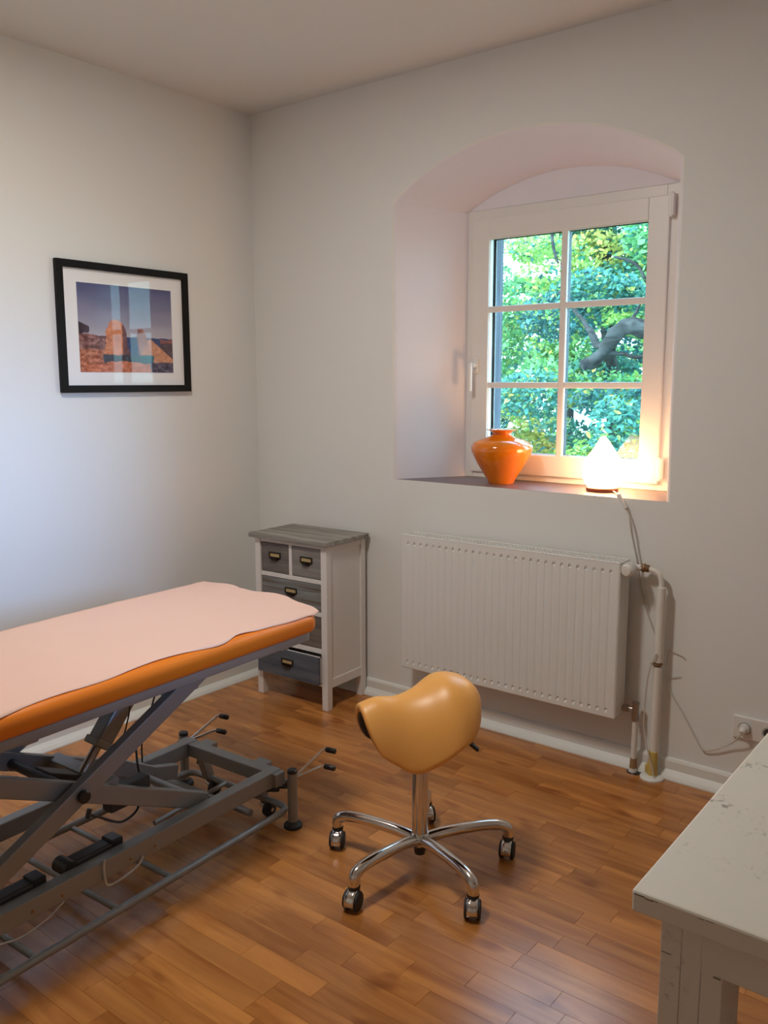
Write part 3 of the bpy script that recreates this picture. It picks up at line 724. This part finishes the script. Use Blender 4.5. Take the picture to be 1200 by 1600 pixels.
for (x, z, ya, yb) in ((.34, .185, -.19, .19), (1.285, .17, -.20, .20), (.40, .60, -.20, .21), (1.27, .618, -.19, .19)):
    bm = new(); cyl(bm, (x, ya, z), (x, yb, z), .013, 16); obj('cross_axle', bm, M_STEEL, bed)
bm = new(); obox(bm, (.66, -.14, .355), (.66, .15, .355), .050, .040); obj('arm_crossbar', bm, M_STEEL, bed)
# bracket block and underside box at the crossing
bm = new(); obox(bm, (.70, .02, .352), (.80, .02, .398), .07, .05); obj('actuator_bracket', bm, M_STEELDK, bed)
bm = new(); box(bm, .52, .66, .10, .142, .270, .335, .004); obj('control_box', bm, M_STEELDK, bed)
# actuator
bm = new(); obox(bm, (.450, .03, .625), (.608, .03, .440), .052, .056, bev=.006); ac = obj('actuator_housing', bm, M_STEEL, bed)
bm = new(); obox(bm, (.604, .03, .446), (.618, .03, .429), .060, .064, bev=.004); obj('actuator_collar', bm, M_STEEL, ac)
bm = new(); cyl(bm, (.614, .03, .434), (.712, .03, .319), .0135, 18); obj('actuator_rod', bm, M_NICKEL, ac)
# cables under the table
for pts, r in (([(.535, .10, .640), (.555, .11, .56), (.552, .09, .50), (.56, .06, .42), (.60, .04, .36)], .0022),
               ([(.33, -.03, .640), (.345, -.03, .52), (.365, -.05, .42), (.372, -.08, .33), (.36, -.10, .25)], .0028),
               ([(.803, .238, .352), (.80, .236, .358), (.765, .228, .335), (.70, .200, .285), (.64, .170, .250), (.57, .140, .248), (.52, .100, .290), (.50, .06, .33), (.46, .0, .38)], .0035)):
    bm = new(); tube(bm, smooth_path(pts, 6), r, 8); obj('black_cable', bm, M_BLACK, bed)
bm = new(); tube(bm, smooth_path([(.795, .238, .372), (.803, .238, .350)], 3), .007, 8); obj('cable_plug', bm, M_BLACK, bed)
for pts, r in (([(.752, .230, .205), (.757, .232, .185), (.752, .230, .140), (.735, .228, .123), (.690, .232, .128), (.645, .232, .140), (.625, .230, .158)], .003), ([(1.06, .230, .130), (1.00, .230, .118), (.93, .230, .128), (.88, .230, .150)], .002)):
    bm = new(); tube(bm, smooth_path(pts, 6), r, 7); obj('cream_cable', bm, M_CORD, bed)
for x in (.58, .665, .88, .965):
    bm = new(); lathe(bm, [(0, 0), (.005, 0), (.004, .003), (0, .004)], 10, mtx=axis_mtx((x, .2245, .165), (0, 1, 0))); obj('screw', bm, M_BRASS, bed)
# switch bar around the base, close to the floor
bm = new(); TR = .0115
tube(bm, fillet([(1.70, -.262, .055), (.030, -.245, .055), (.030, .245, .055), (1.70, .262, .055)], .05, 8), TR, 14)
obj('switch_bar', bm, M_STEEL, bed)
for x in (.535, .725, .975, 1.30):
    bm = new(); cyl(bm, (x, -.250, .050), (x, .250, .050), .009, 12); obj('switch_crossbar', bm, M_STEEL, bed)
bm = new(); cyl(bm, (.16, -.235, .075), (.16, .190, .075), .012, 14); obj('brake_bar', bm, M_STEEL, bed)
bm = new(); cyl(bm, (.07, -.02, .085), (.40, .0, .085), .008, 12); obj('brake_rod', bm, M_STEEL, bed)
# rocker housings behind the near rail
for x in (.66, .90):
    bm = new(); obox(bm, (x, .160, .196), (x+.155, .160, .196), .046, .030, bev=.006); hh = obj('switch_housing', bm, M_STEELDK, bed)
    bm = new(); obox(bm, (x-.004, .160, .200), (x+.034, .160, .200), .050, .034, bev=.004); obj('end_block', bm, M_BLACK, hh)
    bm = new(); cyl(bm, (x+.165, .130, .196), (x+.165, .186, .196), .022, 20); obj('roller', bm, M_BLACK, hh)
# castors under the end beams
for x in (.030, 1.645):
    for y in (-.150, .120):
        sx_ = -1 if x < 1 else 1
        bm = new(); obox(bm, (x+.03*-sx_, y, .152), (x, y, .060), .030, .034, up=(1, 0, 0)); box(bm, x-.022, x+.022, y-.028, y+.028, .150, .190, .003); fk = obj('castor_bracket', bm, M_STEEL, bed)
        bm = new()
        lathe(bm, [(0, -.013), (.020, -.013), (.026, -.009), (.027, 0), (.026, .009), (.020, .013), (0, .013)], 28, mtx=axis_mtx((x+.004, y+.034, .027), (0, 1, 0)))
        obj('castor_wheel', bm, M_RUBBER, fk)
        bm = new(); cyl(bm, (x+.004, y-.002, .040), (x+.004, y+.018, .034), .012, 14); obj('axle_boss', bm, M_CHROME, fk)
        bm = new(); lathe(bm, [(0, 0), (.007, 0), (.007, .002), (0, .003)], 12, mtx=axis_mtx((x+.004, y+.047, .027), (0, 1, 0))); obj('castor_hub', bm, M_CHROME, fk)
        bm = new(); cyl(bm, (x+.02, y-.03, .115), (x+.02, y-.012, .115), .010, 12); obj('bolt', bm, M_BLACK, fk)
# pedal levers with black grips
for y in (-.262, .262):
    hub = (.030, y - (.0 if y < 0 else .0), .150)
    for (tip, g) in (((-.110, y+.02, .225), (-.122, y+.062, .222)), ((-.062, y+.052, .190), (-.074, y+.098, .188))):
        bm = new(); tube(bm, fillet([(.055, y-.03, .150), (.018, y-.01, .158), tip, tuple(V(tip)+(V(g)-V(tip))*.4)], .015), .0048, 10); lv = obj('pedal_lever', bm, M_CHROME, bed)
        bm = new(); a = V(tip)+(V(g)-V(tip))*.15; b = V(g)
        d_ = (b-a).normalized(); tube(bm, [a, a+d_*.003, b-d_*.003, b], .0095, 14, True, [.007, .0095, .0095, .007]); obj('pedal_grip', bm, M_BLACK, lv)
# brake linkage near the foot
bm = new(); cyl(bm, (.005, .150, .120), (.005, .235, .120), .006, 12); cyl(bm, (.0, .195, .120), (.0, .215, .120), .014, 14); cyl(bm, (.04, .150, .100), (.0, .165, .088), .010, 12); obox(bm, (.03, .13, .10), (-.01, .20, .10), .012, .008)
obj('brake_linkage', bm, M_BLACK, bed)

# paper sheet on the table: a thing of its own
NXp, NYp = 150, 56
def paper_edge(u, side):
    """across-limit of the sheet for position x along the bed"""
    if side > 0: return .306 + .010*math.sin(u*7.1) + .007*math.sin(u*17+1) - .016*math.exp(-((u-.30)/.05)**2) + .022*math.exp(-((u+.06)/.05)**2)
    return -.318 - .006*math.sin(u*5.3)
vs = np.zeros(((NXp+1)*(NYp+1), 3)); k = 0
for i in range(NXp+1):
    for j in range(NYp+1):
        t = j/NYp; yb_ = -.316+(.322+.316)*t
        if t < .70: end = -.128 + .010*t
        else: end = -.121 + .078*((t-.70)/.30)**1.1
        end += .006*math.exp(-((t-.32)/.015)**2)
        x = end + (1.93-end)*(i/NXp)**1.25
        y = paper_edge(x, -1) + (paper_edge(x, 1)-paper_edge(x, -1))*t
        z = .7345 + .0022*max(0, noise.noise(V((x*5, y*9, 3)))) + .0012*max(0, noise.noise(V((x*17, y*15, 8))))
        over = max(0, -.035-x)
        z += .006*min(1, over/.05) - .12*over*over*2 + .004*math.sin(y*26)*min(1, over/.03)
        if y > .30: z -= (y-.30)*.35*(1 if x > -.03 else .0)
        vs[k] = (x, y, z); k += 1
ii, jj = np.meshgrid(np.arange(NXp), np.arange(NYp)); b0 = (ii*(NYp+1)+jj).ravel()
fs = np.stack([b0, b0+1, b0+NYp+2, b0+NYp+1], 1)
paper = mesh_np('paper_sheet', vs, fs, M_PAPER)
paper.location = bed.location; paper.rotation_euler = bed.rotation_euler
sm = paper.modifiers.new('thick', 'SOLIDIFY'); sm.thickness = .0006; sm.offset = 0
for p in paper.data.polygons: p.use_smooth = True
paper['label'] = 'peach paper sheet spread over the orange treatment table'; paper['category'] = 'paper sheet'

# ================================================================ SADDLE STOOL
st = thing('saddle_stool', 'saddle stool with yellow orange seat and chrome five star base', 'stool', (1.811, -1.084, 0))
angs = [-167, -95, -23, 50, 121]
bm = new(); lathe(bm, [(0, .070), (.020, .070), (.030, .078), (.031, .105), (.026, .112), (.0235, .116), (0, .116)], 32); obj('hub', bm, M_CHROME, st)
bm = new(); lathe(bm, [(0, .045), (.016, .045), (.018, .055), (.018, .071), (0, .071)], 24); obj('hub_bottom', bm, M_STEELDK, st)
bm = new(); lathe(bm, [(0, .110), (.0245, .110), (.0245, .395), (.023, .400), (0, .400)], 32); obj('column_tube', bm, M_CHROME, st)
bm = new(); lathe(bm, [(0, .395), (.013, .395), (.013, .470), (0, .470)], 24); obj('gas_lift', bm, M_BLACK, st)
bm = new(); box(bm, -.07, .07, -.05, .05, .452, .466, .004); obj('seat_plate', bm, M_BLACK, st)
for i, a in enumerate(angs):
    a = math.radians(a); d = V((math.cos(a), math.sin(a), 0)); R = .286
    path = smooth_path([d*.018+V((0, 0, .092)), d*.08+V((0, 0, .104)), d*.17+V((0, 0, .111)), d*.238+V((0, 0, .111)), d*.272+V((0, 0, .103)), d*.285+V((0, 0, .090)), d*.287+V((0, 0, .062))], 6)
    n = len(path); rs = [.0145 if j < n*.5 else .0145-.0005*(j-n*.5)/(n*.5) for j in range(n)]
    bm = new(); tube(bm, path, .0145, 18, rs=[.0185-.0015*min(1, j/12) for j in range(n)]); ar = obj('base_arm', bm, M_CHROME, st)
    # castor: twin wheels under a hood
    c = d*R; sw = math.radians([-60, -75, -62, -70, -40][i]); cm = Matrix.Translation(c) @ Matrix.Rotation(sw, 4, 'Z')
    for s in (-1, 1):
        bm = new()
        lathe(bm, [(0, -.0065), (.024, -.0065), (.027, -.004), (.027, .004), (.024, .0065), (0, .0065)], 28, mtx=cm @ axis_mtx((.010, s*.0165, .027), (0, 1, 0)))
        obj('castor_wheel', bm, M_RUBBER, ar)
    bm = new(); N2 = 14; prev = None      # hood shell over the wheels
    for kk in range(N2+1):
        t = math.radians(-15 + 200*kk/N2); cx_, cz_ = .010+.0290*math.cos(t), .027+.0290*math.sin(t)
        ring = [bm.verts.new(cm @ V((cx_, yy_, cz_))) for yy_ in (-.0150, -.006, .006, .0150)]
        if prev:
            for q in range(3): f = bm.faces.new((prev[q], ring[q], ring[q+1], prev[q+1])); f.smooth = True
        prev = ring
    ho = obj('castor_hood', bm, M_CHROME if True else M_BLACK, ar)
    so2 = ho.modifiers.new('t', 'SOLIDIFY'); so2.thickness = .002; so2.offset = 1
    bm = new(); lathe(bm, [(0, .020), (.010, .020), (.015, .040), (.0185, .066), (.0165, .070), (0, .070)], 18, (c.x, c.y, 0)); obj('castor_stem', bm, M_BLACK, ar)
# seat: padded saddle, front (pommel) pointing left of the view
seat_dir = math.radians(180+38+20)      # heading of the front
ns_, nt_ = 30, 28
def ip(x, xs_, ys_):
    n = len(xs_)
    for i in range(n-1):
        if x <= xs_[i+1]+1e-9:
            h = xs_[i+1]-xs_[i]; t = (x-xs_[i])/h
            m0 = (ys_[i+1]-ys_[max(i-1, 0)])/(xs_[i+1]-xs_[max(i-1, 0)])*h; m1 = (ys_[min(i+2, n-1)]-ys_[i])/(xs_[min(i+2, n-1)]-xs_[i])*h
            return (2*t**3-3*t*t+1)*ys_[i]+(t**3-2*t*t+t)*m0+(3*t*t-2*t**3)*ys_[i+1]+(t**3-t*t)*m1
sk = [0, .15, .32, .50, .68, .84, .94, 1]
RID = [.094, .110, .104, .120, .152, .146, .122, .085]
WID = [.092, .104, .126, .152, .168, .150, .112, .060]
DRP = [.130, .178, .196, .186, .176, .146, .092, .040]
bm = new(); G = []
for i in range(ns_+1):
    s = i/ns_; x = -.195+.385*s; r_, w_, dr = ip(s, sk, RID), ip(s, sk, WID), ip(s, sk, DRP); row_ = []
    for j in range(nt_+1):
        t = -1+2*j/nt_; th = t*1.30
        y = w_*math.sin(th)/math.sin(1.30)*1.0; z = r_ - dr*(1-math.cos(th))/(1-math.cos(1.30))*1.0
        # two lobes at the rear with a shallow groove between
        z += .006*math.sin(min(1, max(0, (s-.45)/.35))*PI/2)*(math.exp(-((abs(t)-.40)/.40)**2)-.35*math.exp(-(t/.25)**2))
        x_ = x + .018*abs(t)**2*(1-2*s) + .024*abs(t)**4*max(0, 1-s/.45)**1.5
        row_.append(bm.verts.new((x_, y, z)))
    G.append(row_)
for i in range(ns_):
    for j in range(nt_): f = bm.faces.new((G[i][j], G[i+1][j], G[i+1][j+1], G[i][j+1])); f.smooth = True
seat = obj('seat', bm, M_SEAT, st); seat.location = (-.004, 0, .452); seat.rotation_euler = (0, 0, seat_dir+PI)
seat['label'] = 'padded yellow orange saddle seat'
md = seat.modifiers.new('pad', 'SOLIDIFY'); md.thickness = .030; md.offset = -1; seat.data.materials.append(M_BLACK); md.material_offset = 1
ms_ = seat.modifiers.new('sub', 'SUBSURF'); ms_.levels = 2; ms_.render_levels = 2
bm = new(); tube(bm, fillet([(.04, -.02, .452), (.10, .055, .440), (.135, .080, .405)], .02), .005, 10); obox(bm, (.125, .074, .412), (.150, .090, .388), .022, .010); obj('height_lever', bm, M_BLACK, st)

# ================================================================ DESK
dk = thing('desk', 'worn white painted wooden desk with thick top in the near right corner', 'desk', (2.822, -1.968, 0))
bm = new(); box(bm, 0, 1.30, 0, 1.05, .716, .750, .004, 2)
for v in bm.verts: v.co += V((noise.noise(v.co*7), noise.noise(v.co*7+V((5, 0, 0))), 0))*.002
obj('desk_top', bm, M_DESK, dk)
bm = new(); box(bm, .045, 1.25, .0155, .042, .655, .717, .002); obj('apron', bm, M_DESK, dk)
bm = new(); box(bm, .040, .062, .040, 1.01, .655, .717, .003); obj('apron', bm, M_DESK, dk)
bm = new(); box(bm, .034, .056, .028, .30, .655, .7175, .006, 3); obj('corner_block', bm, M_DESK, dk)
# L shaped legs of two boards
for (xa, ya, sx1, sy1) in ((.030, .014, 1, 1), (1.262, .014, -1, 1), (.030, 1.02, 1, -1), (1.262, 1.02, -1, -1)):
    bm = new(); box(bm, xa+sx1*.012, xa+sx1*.098, ya+sy1*.004, ya+sy1*.100, 0, .655, .003); lg = obj('leg', bm, M_DESK, dk)
    for (b0_, b1_, zt, dy) in ((.011, .0406, .715, 0), (.0408, .0691, .715, .0006), (.0693, .099, .694, .0012)):
        bm = new(); box(bm, xa+sx1*b0_, xa+sx1*b1_, ya+sy1*dy, ya+sy1*.012, 0, zt, .0015); obj('leg_board', bm, M_DESK, lg)
bm = new(); rs_ = random.Random(3)
def scuff(x, y, z, lx, ly, lz):
    box(bm, x-lx/2, x+lx/2, y-ly/2, y+ly/2, z-lz/2, z+lz/2)
for (x, z, lx, lz) in ((.012, .7450, .016, .0022), (.026, .7432, .012, .0016), (.034, .7445, .010, .0010), (.100, .7440, .008, .0010), (.112, .7445, .012, .0008), (.070, .7158, .030, .0012), (.105, .7156, .050, .0014), (.122, .6550, .010, .0016), (.050, .6630, .014, .0008)):
    scuff(x, -.0001 if z > .7165 else .0135, z, lx, .0012, lz)
obj('paint_chips', bm, M_SCUFF, dk)

# ================================================================ OUTSIDE
bm = new(); box(bm, -30, 30, .8, 45, -1.75, -1.6); g = struct(obj('ground', bm, M_GROUND)); g['label'] = 'grass outside below the window'; g['category'] = 'ground'
def leaves(name, clumps, n, size, cols, parent, seed, spread=1.):
    """n leaves spread over ellipsoid clumps (centre, radii)"""
    r = np.random.RandomState(seed); vol = np.array([c[1][0]*c[1][1]*c[1][2] for c in clumps])**.7; vol /= vol.sum()
    ci = r.choice(len(clumps), n, p=vol); C_ = np.array([c[0] for c in clumps])[ci]; Rr = np.array([c[1] for c in clumps])[ci]
    d = r.normal(size=(n, 3)); d /= np.linalg.norm(d, axis=1)[:, None]; rad = r.uniform(.35, 1.0, n)**.6
    P = C_ + d*Rr*rad[:, None]
    nrm = r.normal(size=(n, 3))*.55 + np.array([0, -.45, .75]); nrm /= np.linalg.norm(nrm, axis=1)[:, None]
    a = r.normal(size=(n, 3)); a -= (a*nrm).sum(1)[:, None]*nrm; a /= np.linalg.norm(a, axis=1)[:, None]; b = np.cross(nrm, a)
    s = size*r.uniform(.6, 1.3, n)[:, None]
    q = [P - a*s, P - a*s*.25 - b*s*.5, P + a*s*.55 - b*s*.38, P + a*s*1.05, P + a*s*.55 + b*s*.38, P - a*s*.25 + b*s*.5]
    vs = np.stack(q, 1).reshape(-1, 3); fs = np.arange(n*6).reshape(n, 6)
    cols = np.array([lin(c) for c in cols]); ct = np.array([c[2] if len(c) > 2 else -1 for c in clumps])[ci]
    kc = np.where(ct >= 0, ct, r.randint(0, len(cols), n)); jig = r.uniform(size=n) < .25; kc = np.where(jig, r.randint(0, len(cols), n), kc)
    c = cols[kc]*r.uniform(.65, 1.25, n)[:, None]; c = np.clip(np.concatenate([c, np.ones((n, 1))], 1), 0, 1)
    o = mesh_np(name, vs, fs, M_LEAF, parent, np.repeat(c, 6, 0)); o['kind'] = 'stuff'; return o
GREENS = [(76, 140, 128), (112, 172, 112), (154, 192, 104), (62, 122, 124), (182, 180, 98)]
def rough_tube(bm, pts, r0, r1, n=14, seed=0):
    path = smooth_path(pts, 8); N = len(path); rs = [(r0+(r1-r0)*i/(N-1)) for i in range(N)]
    s0 = len(bm.verts); tube(bm, path, r0, n, True, rs); bm.verts.ensure_lookup_table()
    for v in bm.verts[s0:]: v.co += V((noise.noise(v.co*11), noise.noise(v.co*11+V((3, 3, 3))), noise.noise(v.co*11+V((7, 1, 4)))))*r0*.28
tr1 = thing('tree', 'old tree outside the window with a thick crooked bough', 'tree', (1.9, 4.3, -1.6))
def T1(x, y, z): return (x-1.9, y-4.3, z+1.6)
bm = new(); rough_tube(bm, [T1(1.9, 4.3, -1.7), T1(1.85, 4.3, 0), T1(1.7, 4.25, 1.6), T1(1.75, 4.4, 3.4), T1(1.6, 4.5, 5.2)], .26, .10, 18); obj('trunk', bm, M_BARK, tr1)
bm = new(); rough_tube(bm, [T1(1.75, 4.25, 1.35), T1(1.1, 4.1, 1.72), T1(.70, 4.0, 1.88), T1(.445, 4.0, 1.915), T1(.345, 4.0, 1.945), T1(.244, 4.0, 1.928), T1(.160, 4.0, 1.845), T1(.09, 3.98, 1.735), T1(.013, 3.95, 1.650), T1(-.070, 3.9, 1.612)], .095, .045, 16); obj('bough', bm, M_BARK, tr1)
for pts, a, b in (([T1(.10, 4.0, 1.78), T1(.02, 4.02, 1.79), T1(-.05, 4.05, 1.90), T1(-.14, 4.1, 1.985), T1(-.23, 4.15, 2.07), T1(-.5, 4.3, 2.3)], .036, .014),
                  ([T1(.03, 3.98, 1.68), T1(.12, 4.0, 1.715), T1(.22, 4.05, 1.72), T1(.33, 4.1, 1.688), T1(.46, 4.15, 1.70), T1(.8, 4.2, 1.75)], .020, .014),
                  ([T1(-.45, 4.0, 3.2), T1(-.46, 4.0, 2.95), T1(-.437, 4.0, 2.77), T1(-.41, 4.0, 2.63), T1(-.365, 4.0, 2.51)], .024, .010),
                  ([T1(.15, 4.0, 2.52), T1(.198, 4.0, 2.503), T1(.294, 4.0, 2.472), T1(.38, 4.0, 2.404), T1(.445, 4.0, 2.29), T1(.60, 4.05, 2.05), T1(.9, 4.1, 1.85)], .010, .018),
                  ([T1(.30, 4.0, 1.94), T1(.36, 4.0, 2.05), T1(.42, 4.0, 2.16)], .018, .009),
                  ([T1(1.75, 4.4, 3.3), T1(.9, 4.2, 3.5), T1(-.45, 4.0, 3.3)], .07, .02)):
    bm = new(); rough_tube(bm, pts, a, b, 10); obj('twig', bm, M_BARK, tr1)
def T1c(cs): return [((c[0][0]-1.9, c[0][1]-4.3, c[0][2]+1.6), c[1]) + tuple(c[2:]) for c in cs]
cl1 = [((-.35, 4.7, 2.32), (.45, .3, .22), 0), ((-.65, 4.6, 2.10), (.45, .3, .25), 3), ((.05, 4.8, 2.28), (.35, .3, .18), 0), ((-.75, 4.3, 1.35), (.4, .3, .25), 0),
       ((.35, 3.7, 1.12), (.24, .2, .26), 0), ((.42, 4.2, 2.72), (.28, .3, .26), 1), ((-.85, 4.5, 2.75), (.35, .3, .14), 2), ((-.2, 5.0, 1.3), (.5, .3, .2), 3),
       ((.9, 4.2, 2.6), (.6, .5, .7), 1), ((1.1, 4.0, 1.2), (.5, .4, .5), 0), ((-1.6, 4.6, 2.0), (.6, .5, .8), 1), ((.5, 4.8, 1.5), (.3, .3, .12), 0), ((-1.7, 4.4, 1.0), (.6, .4, .5), 3)]
leaves('foliage', T1c(cl1), 26000, .030, GREENS, tr1, 5)
rs2 = random.Random(8)
def far_tree(x, y, h, seed, ncl, n, size, label, zlo=-1.0, wd=2.2):
    t = thing('tree', label, 'tree', (x, y, -1.6))
    bm = new(); rough_tube(bm, [(0, 0, -.1), (.1, .05, h*.35), (-.1, 0, h*.7), (0, 0, h*.95)], .16, .04, 12); obj('trunk', bm, M_BARK, t)
    r = random.Random(seed); cs = []
    for k in range(ncl):
        z = 1.6+zlo + r.random()*(h-zlo-1.2); a = r.uniform(0, 2*PI); rad = wd*r.uniform(.1, 1)
        cs.append(((rad*math.cos(a), rad*.6*math.sin(a), z), (r.uniform(.4, .8), r.uniform(.3, .6), r.uniform(.18, .4)), r.choice([0, 1, 1, 2, 3, 4, 2])))
    bm = new()
    for c in cs[:14]: tube(bm, smooth_path([(0, 0, max(.6, c[0][2]-.7)), (c[0][0]*.5, c[0][1]*.5, c[0][2]-.25), c[0]], 4), .02, 6)
    obj('branches', bm, M_BARK, t)
    leaves('foliage', cs, n, size, GREENS, t, seed)
    return t
far_tree(-1.6, 8.0, 6.2, 21, 90, 60000, .045, 'yellow green leafy tree right behind the crooked bough', wd=2.7)
far_tree(-5.0, 13.5, 8.5, 23, 60, 26000, .075, 'pale leafy tree farthest back through the window', wd=3.2)
far_tree(-7.2, 8.5, 6.5, 24, 40, 7000, .09, 'leafy tree left of the others outside the window', wd=1.9)
far_tree(3.6, 9.5, 6.5, 25, 40, 7000, .09, 'leafy tree right of the others outside the window', wd=1.6)
